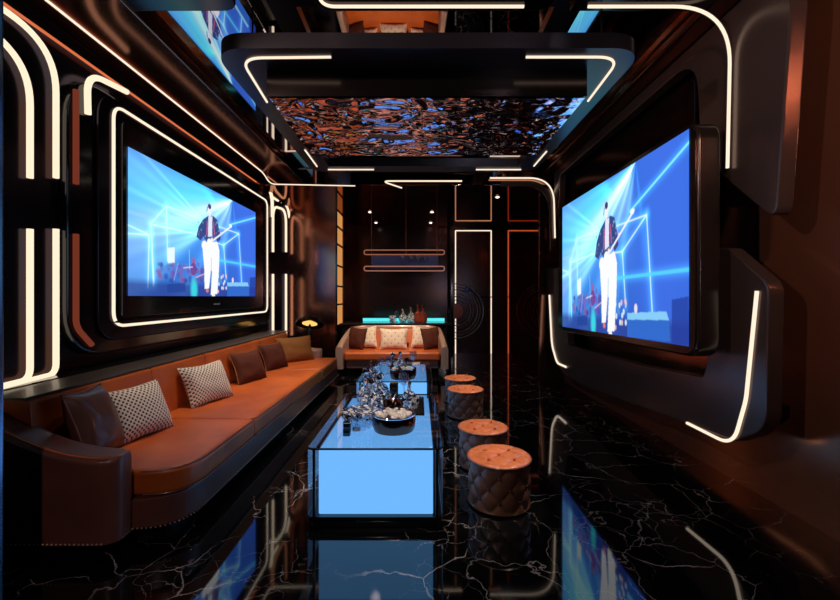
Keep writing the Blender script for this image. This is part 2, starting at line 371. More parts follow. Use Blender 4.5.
# ------------------------------------------------------------------ the concert picture (painted per vertex)
def paint(W=460, H=260):
    uu, vv = np.meshgrid(np.linspace(0, 1, W), np.linspace(0, 1, H)); img = np.zeros((H, W, 3)); asp = 1.9
    def S(x, y):
        x = 120 + x / 3.634; y = 140 + y / 3.634; d = 419 - x
        return ((1 / d - .003436) / .002661, ((297 - y) / d - .003) / .514)
    def mix(c, a): 
        nonlocal img
        a = np.clip(a, 0, 1)[..., None]; img = img * (1 - a) + np.array(c) * a
    def addc(c, a):
        nonlocal img
        img = img + np.array(c) * np.clip(a, 0, 1)[..., None]
    def ln(p, q, w, c, a=1, glow=0):
        P = S(*p); Q = S(*q); ax, ay = P[0] * asp, P[1]; bx, by = Q[0] * asp, Q[1]
        dx, dy = bx - ax, by - ay; X = uu * asp; t = np.clip(((X - ax) * dx + (vv - ay) * dy) / (dx * dx + dy * dy), 0, 1)
        d = np.hypot(X - ax - t * dx, vv - ay - t * dy)
        if glow: addc((.05, .35, .6), np.exp(-(d / glow) ** 2) * .5)
        mix(c, np.clip((w - d) / .004 + .5, 0, 1) * a)
    def poly(pts, c, a=1, raw=False):
        P = pts if raw else [S(*p) for p in pts]; ins = np.zeros(uu.shape, bool); n = len(P)
        for i in range(n):
            x1, y1 = P[i]; x2, y2 = P[(i + 1) % n]
            if y1 == y2: continue
            ins ^= ((y1 > vv) != (y2 > vv)) & (uu < (x2 - x1) * (vv - y1) / (y2 - y1) + x1)
        mix(c, ins * float(a))
    def ell(c0, rx, ry, c, a=1, soft=.12):
        P = S(*c0); d = np.hypot((uu - P[0]) * asp / rx, (vv - P[1]) / ry); mix(c, np.clip((1 - d) / soft + .5, 0, 1) * a)
    # backdrop
    img[:] = (.04, .17, .75)
    mix((.11, .20, .62), np.clip(vv * 1.3 - .4, 0, 1) * np.clip(1.2 - uu * 2, 0, 1) * .9)
    mix((.02, .07, .42), np.clip(.45 - vv, 0, 1) * 1.4)
    mix((.06, .17, .85), np.exp(-((uu - .9) / .2) ** 2) * .7)
    # light fan from upper right of the guitarist
    sx, sy = .72 * asp, 1.0; X = uu * asp
    ang = np.arctan2(sy - vv, X - sx); rr = np.hypot(X - sx, vv - sy)
    def beam(a0, w, c, a, r0=2.2): addc(c, np.exp(-(((ang - a0 + PI) % (2 * PI) - PI) / w) ** 2) * a * np.exp(-rr / r0))
    for a0, w, c, a, r in ((2.72, .13, (.85, 1., 1.), 1.3, .8), (2.93, .09, (.05, .62, .9), 1.0, 1.2), (2.52, .06, (.4, .9, 1), .9, .9), (1.92, .10, (.1, .55, .9), .7, .8), (3.06, .06, (.1, .5, .9), .7, 1.2),
                           (2.25, .07, (.15, .6, .95), .7, .9), (1.35, .08, (.05, .3, .8), .5, .7), (2.6, .4, (0, .34, .5), .4, 1.1)):
        beam(a0, w, c, a, r)
    def fan(px, py, a0, w, c, a, r):
        nonlocal img
        P = S(px, py); g = np.arctan2(vv - P[1], (uu - P[0]) * asp); q = np.hypot((uu - P[0]) * asp, vv - P[1])
        addc(c, np.exp(-(((g - a0 + PI) % (2 * PI) - PI) / w) ** 2) * a * np.exp(-q / r))
    fan(335, 300, PI - .15, .8, (.05, .40, .55), .9, .9); fan(350, 240, PI - .5, .35, (.02, .55, .65), .9, .55); fan(400, 215, PI + .9, .5, (.7, .95, 1), 1.0, .22)
    for k in range(9): fan(335, 330, PI - .42 + k * .105, .022 + .016 * (k % 3), (.35, .75, 1.), .50 + .3 * ((k * 7) % 3 == 0), .65)
    fan(335, 330, PI - .05, .35, (.05, .45, .75), .55, .7)
    # truss cubes and lasers
    W1 = (.75, 1.0, 1.0)
    for p, q in (((168, 240), (110, 305)), ((112, 305), (121, 530)), ((168, 240), (172, 440)), ((168, 240), (290, 285)), ((118, 308), (290, 345)), ((30, 310), (104, 344)),
                 ((30, 340), (104, 345)), ((105, 345), (101, 535)), ((113, 330), (123, 520)), ((430, 340), (440, 517)), ((430, 340), (375, 382)), ((430, 340), (350, 312)),
                 ((375, 382), (384, 505)), ((375, 382), (345, 372))):
        ln(p, q, .0048, W1, .95, .03)
    ln((395, 308), (495, 280), .007, (.25, .95, 1.), .95, .03); ln((360, 437), (495, 461), .010, (.10, .70, .95), .9, .03); ln((30, 260), (170, 300), .015, (.5, .85, 1), .25)
    # stage, drums, drummer
    mix((.03, .05, .30), np.clip((.13 - vv) / .05, 0, 1) * .75)
    poly([(172, 392), (198, 390), (198, 446), (173, 448)], (.85, .98, 1)); poly([(170, 525), (235, 518), (238, 552), (170, 556)], (.02, .06, .33), .8)
    rng = random.Random(3)
    for i in range(46):
        x = 135 + rng.random() * 165; y = 452 + rng.random() * 62
        ell((x, y), .012 + rng.random() * .022, .010 + rng.random() * .025, rng.choice([(.16, .07, .40), (.06, .06, .38), (.30, .10, .30), (.03, .06, .34), (.10, .28, .75)]), .6, .5)
    ell((266, 440), .020, .030, (.40, .12, .30)); ell((266, 470), .045, .055, (.20, .05, .30), .9)
    for p, q, c in (((250, 400), (252, 470), (.4, .7, 1)), ((210, 450), (195, 510), (.5, .4, .8)), ((230, 465), (262, 462), (.8, .8, 1)), ((275, 500), (320, 480), (.95, .55, .5))): ln(p, q, .004, c, .9)
    ell((268, 545), .045, .09, (.05, .75, .85), .9, .8)
    for i in range(18):
        ell((350 + rng.random() * 40, 492 + rng.random() * 60), .014, .018, rng.choice([(.75, .9, 1), (.05, .08, .35), (.1, .3, .7), (.9, .6, .6)]), .85)
    poly([(388, 518), (462, 518), (466, 532), (388, 532)], (.25, .62, .95)); poly([(388, 532), (466, 532), (468, 566), (388, 569)], (.035, .15, .62)); ell((408, 510), .020, .028, (.85, .75, .85))
    poly([(470, 500), (490, 498), (492, 568), (470, 568)], (.02, .05, .35), .8)
    # guitarist
    WH = (.98, .99, 1.0); JK = (.045, .075, .26)
    poly([(303, 372), (352, 370), (360, 402), (358, 470), (352, 560), (328, 563), (333, 480), (329, 470), (322, 540), (306, 542), (305, 470), (299, 400)], WH)
    ln((331, 430), (329, 520), .0045, (.25, .5, .9), .8); ell((316, 548), .022, .018, (.75, .2, .25)); ell((338, 566), .028, .018, (.9, .9, .95))
    poly([(300, 288), (318, 276), (338, 276), (352, 290), (360, 330), (364, 362), (352, 372), (345, 350), (338, 368), (312, 368), (303, 350), (292, 366), (276, 352), (284, 314)], JK)
    for i in range(40):
        x = 282 + rng.random() * 78; y = 290 + rng.random() * 70
        ell((x, y), .006, .010, rng.choice([(.35, .55, .85), (.02, .03, .12), (.25, .30, .60)]), .7)
    poly([(320, 278), (334, 278), (333, 350), (318, 352)], (.80, .82, .98)); ln((316, 300), (314, 345), .008, (.55, .12, .30)); ln((338, 300), (342, 345), .008, (.55, .12, .30))
    ln((312, 384), (404, 312), .008, (.95, .97, 1)); ell((306, 384), .045, .045, WH); ell((324, 372), .040, .035, WH); ell((400, 312), .026, .018, WH)
    ln((324, 270), (325, 282), .014, (.85, .82, .92)); ell((325, 255), .025, .046, (.95, .90, .95)); ell((324, 241), .027, .024, (.06, .05, .14)); ln((316, 243), (314, 258), .006, (.06, .05, .14))
    ell((333, 362), .018, .018, (.95, .85, .88)); ell((366, 340), .014, .014, (.95, .85, .88))
    for _ in range(1):
        p = np.pad(img, ((1, 1), (1, 1), (0, 0)), 'edge'); img = (p[1:-1, 1:-1] * 2 + p[:-2, 1:-1] + p[2:, 1:-1] + p[1:-1, :-2] + p[1:-1, 2:]) / 6
    return np.clip(img, 0, 1.15)
PIC = paint()
H_, W_ = PIC.shape[:2]
SCR = bpy.data.materials.new('concert_screen'); SCR.use_nodes = True
nt = SCR.node_tree; nt.nodes.remove(nt.nodes['Principled BSDF'])
e = nt.nodes.new('ShaderNodeEmission'); at = nt.nodes.new('ShaderNodeVertexColor'); at.layer_name = 'Col'; e.inputs[1].default_value = 1.0
nt.links.new(at.outputs[0], e.inputs[0]); nt.links.new(e.outputs[0], nt.nodes['Material Output'].inputs[0])
def screen_mesh(name, corners, parent):      # corners: bl, br, tr, tl as the viewer sees them
    bl, br, tr, tl = [np.array(c) for c in corners]; off = np.array(parent_world(parent))
    us, vs = np.meshgrid(np.linspace(0, 1, W_), np.linspace(0, 1, H_)); us = us[..., None]; vs = vs[..., None]
    P = (bl * (1 - us) * (1 - vs) + br * us * (1 - vs) + tr * us * vs + tl * (1 - us) * vs - off).reshape(-1, 3)
    idx = np.arange(W_ * H_).reshape(H_, W_)
    Q = np.stack([idx[:-1, :-1], idx[:-1, 1:], idx[1:, 1:], idx[1:, :-1]], -1).reshape(-1, 4)
    me = bpy.data.meshes.new(name); me.from_pydata(P.tolist(), [], Q.tolist()); me.update()
    ca = me.color_attributes.new('Col', 'FLOAT_COLOR', 'POINT')
    ca.data.foreach_set('color', np.concatenate([PIC.reshape(-1, 3), np.ones((W_ * H_, 1))], 1).astype(np.float32).ravel())
    me.materials.append(SCR); o = bpy.data.objects.new(name, me); C.objects.link(o); o.parent = parent; return o

# ------------------------------------------------------------------ left television with its surround
t = thing('television_surround', (XL, 4.3, .84), 'large black rounded wall panel with a glowing outline behind the left television', 'wall panel')
pts = arc2([(2.58, .84), (6.12, .84), (6.12, 2.74), (2.58, 2.74)], [.32, .2, .2, .32])
MB().prism(pts, XL + .001, -2.27, YZ, .02).build('backing_panel', DARK, t)
pts = arc2([(2.80, .93), (6.02, .93), (6.02, 2.72), (2.80, 2.72)], [.2, .12, .12, .2])
MB().prism(pts, -2.27, -2.245, YZ, .01).build('inner_panel', WALLM, t)
loop = arc([(-2.237, 2.93, 1.035), (-2.237, 5.90, 1.035), (-2.237, 5.90, 2.665), (-2.237, 2.93, 2.665)], .11, True)
led(loop, .011, None, LED, 'led_outline', parent=t, closed=True)
t = thing('television', (-2.245, 4.3, 1.2), 'black television on the left wall showing a guitarist in white trousers on a blue stage', 'television')
XS = -2.2
pts = arc2([(2.98, 1.10), (5.66, 1.10), (5.66, 2.56), (2.98, 2.56)], .03)
tf = MB().prism(pts, -2.2445, XS - .006, YZ, .006).build('frame', DARK, t)
MB().prism(arc2([(2.94, 1.06), (5.70, 1.06), (5.70, 1.075), (2.94, 1.075)], 0), -2.245, XS - .012, YZ).build('lower_lip', SLABG, t)
y1 = onX(128, 297, XS).y; y2 = onX(255.5, 297, XS).y; zt = CH + .517 * -XS; zb = CH + .004 * -XS
screen_mesh('display', [(XS, y1, zb), (XS, y2, zb), (XS, y2, zt), (XS, y1, zt)], t)
mk = MB()
for i in range(5): mk.box((XS - .006, 4.30 + i * .026, 1.165), (XS - .002, 4.318 + i * .026, 1.182))
mk.build('maker_mark', mat('grey_print', (.25, .25, .27), .5), tf)

# ------------------------------------------------------------------ right screen and its wrap-around slabs
XS = 1.65
yf, yn = F * XS / 144, F * XS / 271
t = thing('wall_screen', (1.80, 3.4, .75), 'thick black framed wall screen on the right showing a guitarist on a blue stage', 'television')
fr = arc2([(yn - .065, CH - .222 * XS), (yf + .16, CH - .240 * XS), (yf + .16, CH + .645 * XS), (yn - .065, CH + .645 * XS)], .13)
MB().prism(fr, 1.655, 1.795, YZ, .022, 3).build('frame', mat('screen_frame_metal', (.035, .026, .024), .22, .6), t)
MB().prism(arc2([(yn - .05, CH - .212 * XS), (yf + .14, CH - .228 * XS), (yf + .14, CH + .64 * XS), (yn - .05, CH + .64 * XS)], .12), 1.648, 1.656, YZ).build('bezel', SLABG, t)
top = .621 * XS
scr = screen_mesh('display', [(1.644, yf, CH - .205 * XS), (1.644, yn, CH - .183 * XS), (1.644, yn, CH + top), (1.644, yf, CH + top)], t)
MB().box((1.79, 2.9, 1.2), (XR, 3.9, 1.9)).build('mounting_bracket', BLKM, t)
XB = 1.88
def O(x, y): p = onX(x, y, XB); return (p.y, p.z)
# lower U-shaped slab
out = [O(545, 268), O(549, 345), O(562, 374), O(590, 388.5), O(733, 441), O(766, 432), O(769, 284), O(728, 248), (2.52, 1.56), O(718, 300), O(703, 377), O(640, 365), O(568, 345), O(560, 268)]
rd = [.02, .3, .25, .3, 0, .20, .13, .06, .02, .2, .04, .1, .1, 0]
t = thing('wall_slab', (XB + .1, 3.6, .4), 'lower dark U-shaped wall slab wrapping beneath the right screen', 'wall panel', )
MB().prism(arc2(out, rd, seg=8), XB, XB + .09, YZ, .012).build('slab', SLAB, t)
led(arc([onX(757, 291, XB - .006), onX(746, 400, XB - .006), onX(733, 446, XB - .006), onX(687, 423, XB - .006)], [0, .5, .16, 0], seg=12), .010, None, LED, 'led_strip', parent=t)
led(arc([onX(549.5, 295, XB - .006), onX(552, 345, XB - .006), onX(557, 363, XB - .006), onX(566, 367, XB - .006)], [0, .3, .2, 0]), .014, None, LED, 'led_strip', parent=t)
mb = MB()
for y in (2.32, 3.3, 4.6): mb.box((XB + .08, y, .55), (XR, y + .06, .62))
mb.build('mounting_bracket', BLKM, t)
# upper slab, folding onto the ceiling
def T(x, y): p = onX(x, y, XB); return (p.y, p.z)
t = thing('wall_slab', (XB + .1, 3.9, 2.0), 'upper dark wall slab folding up to the ceiling above the right screen', 'wall panel')
up = [T(776, 222), (2.02, 2.72), (2.02, 2.985), (5.58, 2.985), (5.58, 2.72), T(558, 236), (5.45, 1.98), (5.35, 2.88), (2.72, 2.88), (2.68, 2.3), T(722, 176)]
MB().prism(arc2(up, [.05, 0, 0, 0, 0, .02, .02, .1, .25, .1, .1]), XB, XB + .09, YZ, .012).build('slab', SLAB, t)
zc = 2.982
nearp = arc([(1.008, 2.385, zc), (XB - .02, 2.385, zc), onX(727.5, 168, XB - .02)], [0, .34, 0], seg=14)
led(nearp, .009, None, LED, 'led_strip', parent=t)
farp = arc([onY(490, 178, 5.6), onY(553.5, 178, 5.6), onY(555, 238, 5.6)], [0, .35, 0], seg=10)
led(farp, .011, None, LED, 'led_strip', parent=t)
c = arc([onY(500, 186, 5.63), onY(549, 186, 5.63), onY(551, 250, 5.63)], [0, .35, 0], seg=10); rings = []
for p in c: rings.append([p, p + Vector((.07 if p.z < 2.7 else .02, 0, .07)), p + Vector((.07 if p.z < 2.7 else .02, .05, .07)), p + Vector((0, .05, 0))])
MB().loft(rings).build('curved_fold', SLAB, t)

# ------------------------------------------------------------------ hanging ceiling panel with rippled light box
ZU = CH + 1.35
t = thing('suspended_canopy', (.06, 3.2, ZM), 'dark rounded canopy hanging from the mirror ceiling with a rippled metal box beneath', 'ceiling panel')
xa, xb, ya, yb_, zb_ = -.905, 1.0, 2.38, 3.36, CH + 1.19
o_ = arc2([(-1.14, 2.17), (1.24, 2.17), (1.24, 4.32), (-1.14, 4.32)], .20, seg=12)
k0 = max(range(len(o_)), key=lambda k: (o_[k][1] > 4.3, -abs(o_[k][0])))
o_ = o_[k0:] + o_[:k0]; sx_ = o_[0][0]
o_ = o_ + [(sx_ + .0006, 4.32), (sx_ + .0006, 4.13), (xb + .03, 4.13), (xb + .03, 3.04), (xa - .03, 3.04), (xa - .03, 4.13), (sx_, 4.13)]
MB().prism(o_, ZU, ZU + .085, XY).build('frame', CANO, t)
MB().prism([(ya, zb_ + .004), (yb_, zb_ + .004), (3.04, ZU), (ya, ZU)], xa, xb, lambda p, q, s_: (s_, p, q)).build('light_box', SLABG, t)
nx, ny = 230, 150; v = []; f = []
for j in range(ny + 1):
    for i in range(nx + 1):
        x = xa + .01 + (xb - xa - .02) * i / nx; y = ya + .005 + (yb_ - .01 - ya) * j / ny
        q = Vector((x * 6.0, y * 10.5, 0)); d = noise.noise(q + Vector((noise.noise(q * .7), noise.noise(q * .7 + Vector((5, 2, 1))), 0)) * 1.6)
        d2 = noise.noise(q * 2.6 + Vector((9, 9, 9)))
        edge = min(1, i / 6, (nx - i) / 6, j / 6, (ny - j) / 6)
        v.append((x, y, zb_ - .004 + (d * .017 + d2 * .0045) * edge))
for j in range(ny):
    for i in range(nx): a = j * (nx + 1) + i; f.append((a, a + 1, a + nx + 2, a + nx + 1))
MB().add(v, f).build('rippled_sheet', mat('water_ripple_metal', (.66, .60, .86), .05, 1.0), t, ang=180)
zl = ZU - .004
def HL(*p, r=.0075): led(p[0] if len(p) == 1 else p, r, None, LED, 'led_strip', parent=t)
HL(arc([onZ(267, 102, zl), onZ(240, 58, zl), onZ(331, 57, zl)], [0, .14, 0], seg=10))
HL(arc([onZ(526, 57, zl), onZ(621, 57, zl), onZ(588, 101, zl)], [0, .14, 0], seg=10))
HL(onZ(305, 150, zl), onZ(317, 166.5, zl)); HL(onZ(546.5, 151.5, zl), onZ(534, 166, zl))
HL(onZ(328, 169.6, zl), onZ(374, 169.6, zl)); HL(onZ(476, 169.6, zl), onZ(521, 169.6, zl))
for x in (-1.04, 1.14):
    for y in (2.5, 4.1): MB().tube([(x, y, ZU + .08), (x, y, ZM - .001)], .006).build('suspension_rod', BLKM, t)

# ------------------------------------------------------------------ rear: LED framed wall panels, ring emblem, shelves, bar
def rect_led(x0, x1, z0, z1, Y, label, m=LED, r=.012):
    t = thing('light_frame', (x0, Y, z0), label, 'light frame')
    MB().tube(arc([(x0, Y, z0), (x0, Y, z1), (x1, Y, z1), (x1, Y, z0)], [0, .01, .01, 0]), r).build('led_outline', m, t)
    MB().box((x0 + .03, Y + .012, z0), (x1 - .03, Y + .03, z1 - .03), .004).build('panel', BWALL, t)
rect_led(.81, 1.60, .0, 2.72, YB - .035, 'tall door-like panel outlined in warm light on the back wall, right of the bar')
COPM2 = mat('hub_copper', (.35, .10, .06), .3, .6)
RINGM = mat('ring_metal', (.75, .70, .70), .4, .4)
t = thing('ring_emblem', (.80, YB - .05, .94), 'round metal emblem of concentric rings on the back wall inside the lit panel', 'wall decoration')
for r, w in ((.60, .012), (.53, .007), (.47, .012), (.38, .007), (.32, .012), (.24, .008)):
    a0 = math.acos(max(-1, -.04 / r)); c = [(.82 + r * math.cos(a), YB - .075, .94 + r * math.sin(a)) for a in [-a0 + 2 * a0 * k / 48 for k in range(49)]]
    MB().tube(c, w, 6).build('ring', RINGM, t)
MB().prism([(.82 + .17 * math.cos(2 * PI * k / 32), .94 + .17 * math.sin(2 * PI * k / 32)) for k in range(32)], YB - .075, YB - .05, XZ, .008).build('hub', COPM2, t)
MB().tube(arc([(1.10, YB - .075, 1.45), (1.30, YB - .075, 1.25), (1.62, YB - .075, 1.25)], [0, .1, 0]), .012).build('bar_arm', mat('ring_metal_bar', (.3, .28, .3), .25, 1.0), t)
MB().box((1.02, YB - .08, 1.36), (1.13, YB - .05, 1.47), .01).build('badge', mat('blue_enamel', (.15, .25, .75), .2, .3), t)

t = thing('display_shelf', (-1.52, 7.35, 0), 'narrow golden lit shelf column with dark shelves at the left end of the bar', 'shelf')
MB().box((-1.483, 7.1, 0), (-1.45, 7.112, 2.82)).build('side_panel', DARK, t); MB().box((-1.483, 7.70, 0), (-1.45, 7.72, 2.82)).build('side_panel', DARK, t)
MB().box((-1.483, 7.113, .75), (-1.475, 7.70, 2.80)).build('glowing_back', GOLD, t)
for zz in (1.10, 1.43, 1.80, 2.18, 2.5): MB().box((-1.474, 7.113, zz), (-1.450, 7.70, zz + .03), .003).build('shelf', BLKM, t)

t = thing('bar_counter', (-.42, 7.6, 0), 'long black bar counter with a cyan glowing strip behind the small sofa', 'bar counter')
MB().box((-1.44, 7.36, 0), (.50, 7.82, .735), .01).build('cabinet', DARK, t)
MB().box((-1.445, 7.30, .735), (.60, 7.90, .772), .008).build('worktop', mat('dark_stone_top', (.03, .027, .03), .15, .2), t)
MB().box((-1.10, 7.84, .774), (.50, 7.87, .835), .004).build('glow_strip', CYAN, t)

t = thing('hanging_rack', (-.28, 7.25, 2.83), 'copper glass rack with two rails hung on thin rods above the bar', 'rack')
xl, xr_ = onY(365, 250, 7.25).x, onY(444, 250, 7.25).x
for py in (253, 269):
    zz = onY(400, py, 7.25).z
    lp = arc([(xl, 7.14, zz - .04), (xr_, 7.14, zz - .04), (xr_, 7.14, zz + .04), (xl, 7.14, zz + .04)], .05, True)
    MB().tube(lp, .010, 8, True).build('rail', emis('copper_rail_glow', (.9, .33, .2), .32) if py == 253 else emis('copper_rail_glow_low', (.9, .38, .28), .35), t)
z1 = onY(400, 254, 7.25).z; z0 = onY(400, 269, 7.25).z
MB().box((xl + .1, 7.37, z0), (xr_ - .1, 7.385, z1)).build('back_glass', mat('blue_grey_glass', (.22, .25, .48), .3, .2), t)
MB().box((xl + .05, 7.15, z0 - .006), (xr_ - .05, 7.38, z0 + .004)).build('shelf', BLKM, t)
for px in (371.5, 406, 437): x = onY(px, 250, 7.25).x; MB().tube([(x, 7.25, z0), (x, 7.25, 2.83)], .006, 6).build('rod', mat('copper_rod', (.5, .2, .12), .3, 1.0), t)

def wineglass(loc, s, label, group):
    t = thing('wine_glass', loc, label, 'glass', group)
    MB().lathe([(r * s, h * s) for r, h in ((0, 0), (.032, .001), (.030, .004), (.005, .010), (.004, .075), (.014, .085), (.033, .105), (.036, .13), (.030, .165), (.028, .165), (.033, .13), (.010, .09), (0, .088))], 16, loc).build('glass_body', CLEAR, t)
    return t
for i, px in enumerate((403.5, 411, 418.5, 425.5)):
    p = onY(px, 269, 7.25); wineglass((p.x, 7.25, z0 + .008), 1.45, 'stemmed glass standing in the right half of the hanging rack above the bar', 'glasses in the hanging rack')

def decanter(loc, s, label, body=CRYS, stop=CHROME, group=None, round_=False, name='crystal_decanter', cat='decanter'):
    t = thing(name, loc, label, cat, group)
    fc = (lambda k, z: (.07 if k % 2 else -.05))
    pr = [(.0, 0), (.045, 0), (.052, .01), (.056, .04), (.050, .085), (.042, .12), (.020, .145), (.014, .16), (.014, .185), (.022, .192)] if not round_ else \
         [(.0, 0), (.035, 0), (.05, .015), (.064, .05), (.060, .08), (.040, .11), (.016, .13), (.013, .15), (.020, .157)]
    n = MB(); prof = []
    for i in range(len(pr) - 1):
        (r0, z0_), (r1, z1_) = pr[i], pr[i + 1]
        for k in range(3): tt = k / 3; prof.append(((r0 + (r1 - r0) * tt) * s, (z0_ + (z1_ - z0_) * tt) * s))
    prof.append((pr[-1][0] * s, pr[-1][1] * s))
    nb = n.lathe(prof, 20, loc, lambda k, z: (.07 if (k + int(z / s * 60)) % 2 else -.06)).build('bottle_body', body, t, smooth=False); bb = nb
    zt = pr[-1][1] * s
    MB().lathe([(0, zt), (.010 * s, zt), (.012 * s, zt + .008 * s), (.024 * s, zt + .026 * s), (.020 * s, zt + .045 * s), (0, zt + .06 * s)], 10, loc).build('stopper', stop, bb, smooth=False)
    return t
def tumbler(loc, s, label, group=None, name='crystal_tumbler', bowl=False):
    t = thing(name, loc, label, 'bowl' if bowl else 'glass', group)
    p = [(0, 0), (.034, 0), (.038, .012), (.040, .03), (.042, .05), (.044, .07), (.046, .09), (.041, .09), (.038, .05), (.035, .015), (0, .012)]
    if bowl: p = [(0, 0), (.04, 0), (.05, .01), (.062, .03), (.070, .05), (.074, .07), (.070, .07), (.062, .045), (.05, .02), (0, .012)]
    g_ = MB().lathe([(r * s, z * s) for r, z in p], 24, loc, lambda k, z: (.05 if (k + int(z / s * 50)) % 2 else -.05)).build('glass_body', CLEAR if bowl else CRYS, t, smooth=False)
    if bowl: MB().lathe([(.0745 * s, .050 * s), (.0765 * s, .055 * s), (.0785 * s, .072 * s), (.0765 * s, .076 * s), (.073 * s, .073 * s)], 24, loc).build('cut_rim', CRYS, g_, smooth=False)
    return t
# bar counter bottles
def BT(px, Y, z=.772): return ((px - VX) * Y / F, Y, z)
tumbler(BT(392.5, 7.60), 1.4, 'small clear glass at the left of the bottle group on the bar counter')
wineglass(BT(396.5, 7.62), 1.25, 'tall stemmed glass on the bar counter beside the bottles', None)
decanter(BT(403, 7.60), 1.25, 'round clear decanter on the bar counter, left one of the pair', round_=True)
decanter(BT(411, 7.60), 1.25, 'slimmer clear decanter on the bar counter, next to the red bottles')
for px, w in ((418, 'left'), (423, 'right')):
    decanter(BT(px, 7.60), 1.40, 'tall red glass bottle on the bar counter, %s one of the red pair' % w, REDB, COPPER, name='red_bottle', cat='bottle')

# downlights
def downlight(px, py, z, label, W=0):
    p = onZ(px, py, z); t = thing('downlight', p, label, 'ceiling light')
    MB().lathe([(0, -.022), (.018, -.020), (.030, -.012), (.034, 0), (0, 0)], 20, p).build('lens', emis('downlight_glow', (1, .9, .75), 2.5), t)
    MB().lathe([(.034, -.006), (.046, -.006), (.048, 0), (.034, 0)], 20, p).build('rim', BLKM, t)
    return p
d1 = downlight(370, 211.7, 2.828, 'small round downlight in the rear ceiling, front left of the four over the bar')
d2 = downlight(432, 211.7, 2.828, 'small round downlight in the rear ceiling, front right of the four over the bar')
d3 = downlight(376, 222.5, 2.828, 'small round downlight in the rear ceiling, back left of the four over the bar')
d4 = downlight(430.7, 222.5, 2.828, 'small round downlight in the rear ceiling, back right of the four over the bar')
d5 = downlight(497.5, 196.7, 2.828, 'small round downlight in the rear ceiling, in front of the lit back panel')

# ------------------------------------------------------------------ long sofa
def ring_section(cy0, cy1, x, z0, zt, r=.05, n=5):
    r = min(r, (cy1 - cy0) / 2 * .98); P = [(x, cy0, z0)]
    for k in range(n + 1): a = PI - k * PI / 2 / n; P.append((x, cy0 + r + r * math.cos(a), zt - r + r * math.sin(a)))
    for k in range(n + 1): a = PI / 2 - k * PI / 2 / n; P.append((x, cy1 - r + r * math.cos(a), zt - r + r * math.sin(a)))
    P.append((x, cy1, z0)); return P
t = thing('long_sofa', (-1.75, 4.0, 0), 'long cognac leather sofa with nailhead trim along the left wall', 'sofa')
Y0, Y1 = 1.87, 5.98
XBK, XFR = -1.925, -1.20
plan = arc2([(-2.28, Y0 + .13), (XFR, Y0 + .13), (XFR, Y1), (-2.28, Y1)], [0, .26, .1, 0])
MB().prism(plan, .085, .235, XY, .012).build('base', LEATHD, t)
pl = arc2([(-2.2, Y0 + .2), (XFR - .12, Y0 + .2), (XFR - .12, Y1 - .1), (-2.2, Y1 - .1)], [0, .2, .1, 0])
MB().prism(pl, 0, .09, XY).build('plinth', BLKM, t)
ys = [Y0 + .15, 2.90, 4.88, Y1 - .17]
for i in range(3):
    a, b = ys[i] + .004, ys[i + 1] - .004
    plan = arc2([(XBK + .0, a), (XFR + .015, a), (XFR + .015, b), (XBK, b)], [0, .22 if i == 0 else .03, .03, 0])
    MB().prism(plan, .237, .372, XY, .028, 4).build('seat_cushion', LEATH, t)
mb = MB()   # piping on cushion edges
for i in range(3):
    a, b = ys[i] + .012, ys[i + 1] - .012
    for zz, o_ in ((.364, .008), (.245, .014)):
        c = [(p[0], p[1], zz) for p in arc2([(XBK + .03, a), (XFR + o_, a), (XFR + o_, b), (XBK + .03, b)], [0, .22 if i == 0 else .03, .03, 0], False)]
        mb.tube([(c[k][0], c[k][1], c[k][2]) for k in range(1, len(c) - 1)], .0045, 6)
mb.build('piping', LEATHD, t)
# backrest (leaning slightly) in padded sections
yy = [Y0 + .12, 2.90, 3.62, 4.88, Y1 - .1]
for i in range(4):
    a, b = yy[i] + .002, yy[i + 1] - .002
    pf = arc2([(-2.20, .20), (XBK + .03, .20), (XBK - .015, .738), (-2.20, .738)], [0, 0, .03, 0])
    MB().prism(pf, a, b, lambda p, q, s_: (p, s_, q), .006).build('backrest', LEATH, t)
MB().box((XL + .005, Y0 + .05, .05), (-2.205, Y1, .758), .01).build('rear_rail', DARK, t)
MB().box((-2.20, Y0 + .1, .739), (XBK - .02, Y1, .752), .005).build('top_rail', LEATHG, t)
# sweeping arms
def arm(y0, y1, near):
    R = []; XE = -1.43; n = 34
    for i in range(n + 1):
        x = -2.28 + (XE + 2.28) * i / n if i < n - 8 else None
        if x is None:
            q = (i - (n - 8)) / 8; xs = -2.28 + (XE + 2.28) * (n - 8) / n; x = xs + (XE - xs) * math.sin(q * PI / 2)
        h = .49 + .245 * (1 - max(0, min(1, (x + 2.15) / .66))) ** 1.9
        hw = (y1 - y0) / 2; e_ = XE - x; rr = .085
        if e_ < rr: hw = hw * (.25 + .75 * math.sqrt(max(0, 1 - (1 - e_ / rr) ** 2)))
        cy = (y0 + y1) / 2; R.append(ring_section(cy - hw, cy + hw, x, .085, h, .035))
    am = MB().loft(R).build('arm', LEATHD if near else SHELL, t, ang=60)
    P = [(-2.2 + .76 * k / 30, y0 + .018, .003 + .49 + .245 * (1 - max(0, min(1, (-2.2 + .76 * k / 30 + 2.15) / .66))) ** 1.9) for k in range(30)]
    MB().tube([(p[0], p[1], p[2] - .008) for p in P], .005, 6).build('piping', LEATH, am)
arm(Y0, Y0 + .17, True); arm(Y1 - .17, Y1, False)
st = MB()
def studs(path, step):
    path = [Vector(p) for p in path]; d = 0
    for a, b in zip(path, path[1:]):
        L_ = (b - a).length
        while d < L_:
            p = a + (b - a) * (d / L_); r = .0058
            st.add([p + Vector(q) * r for q in ((1, 0, 0), (0, 1, 0), (-1, 0, 0), (0, -1, 0), (0, 0, 1), (0, 0, -1))], [(0, 1, 4), (1, 2, 4), (2, 3, 4), (3, 0, 4), (1, 0, 5), (2, 1, 5), (3, 2, 5), (0, 3, 5)]); d += step
        d -= L_
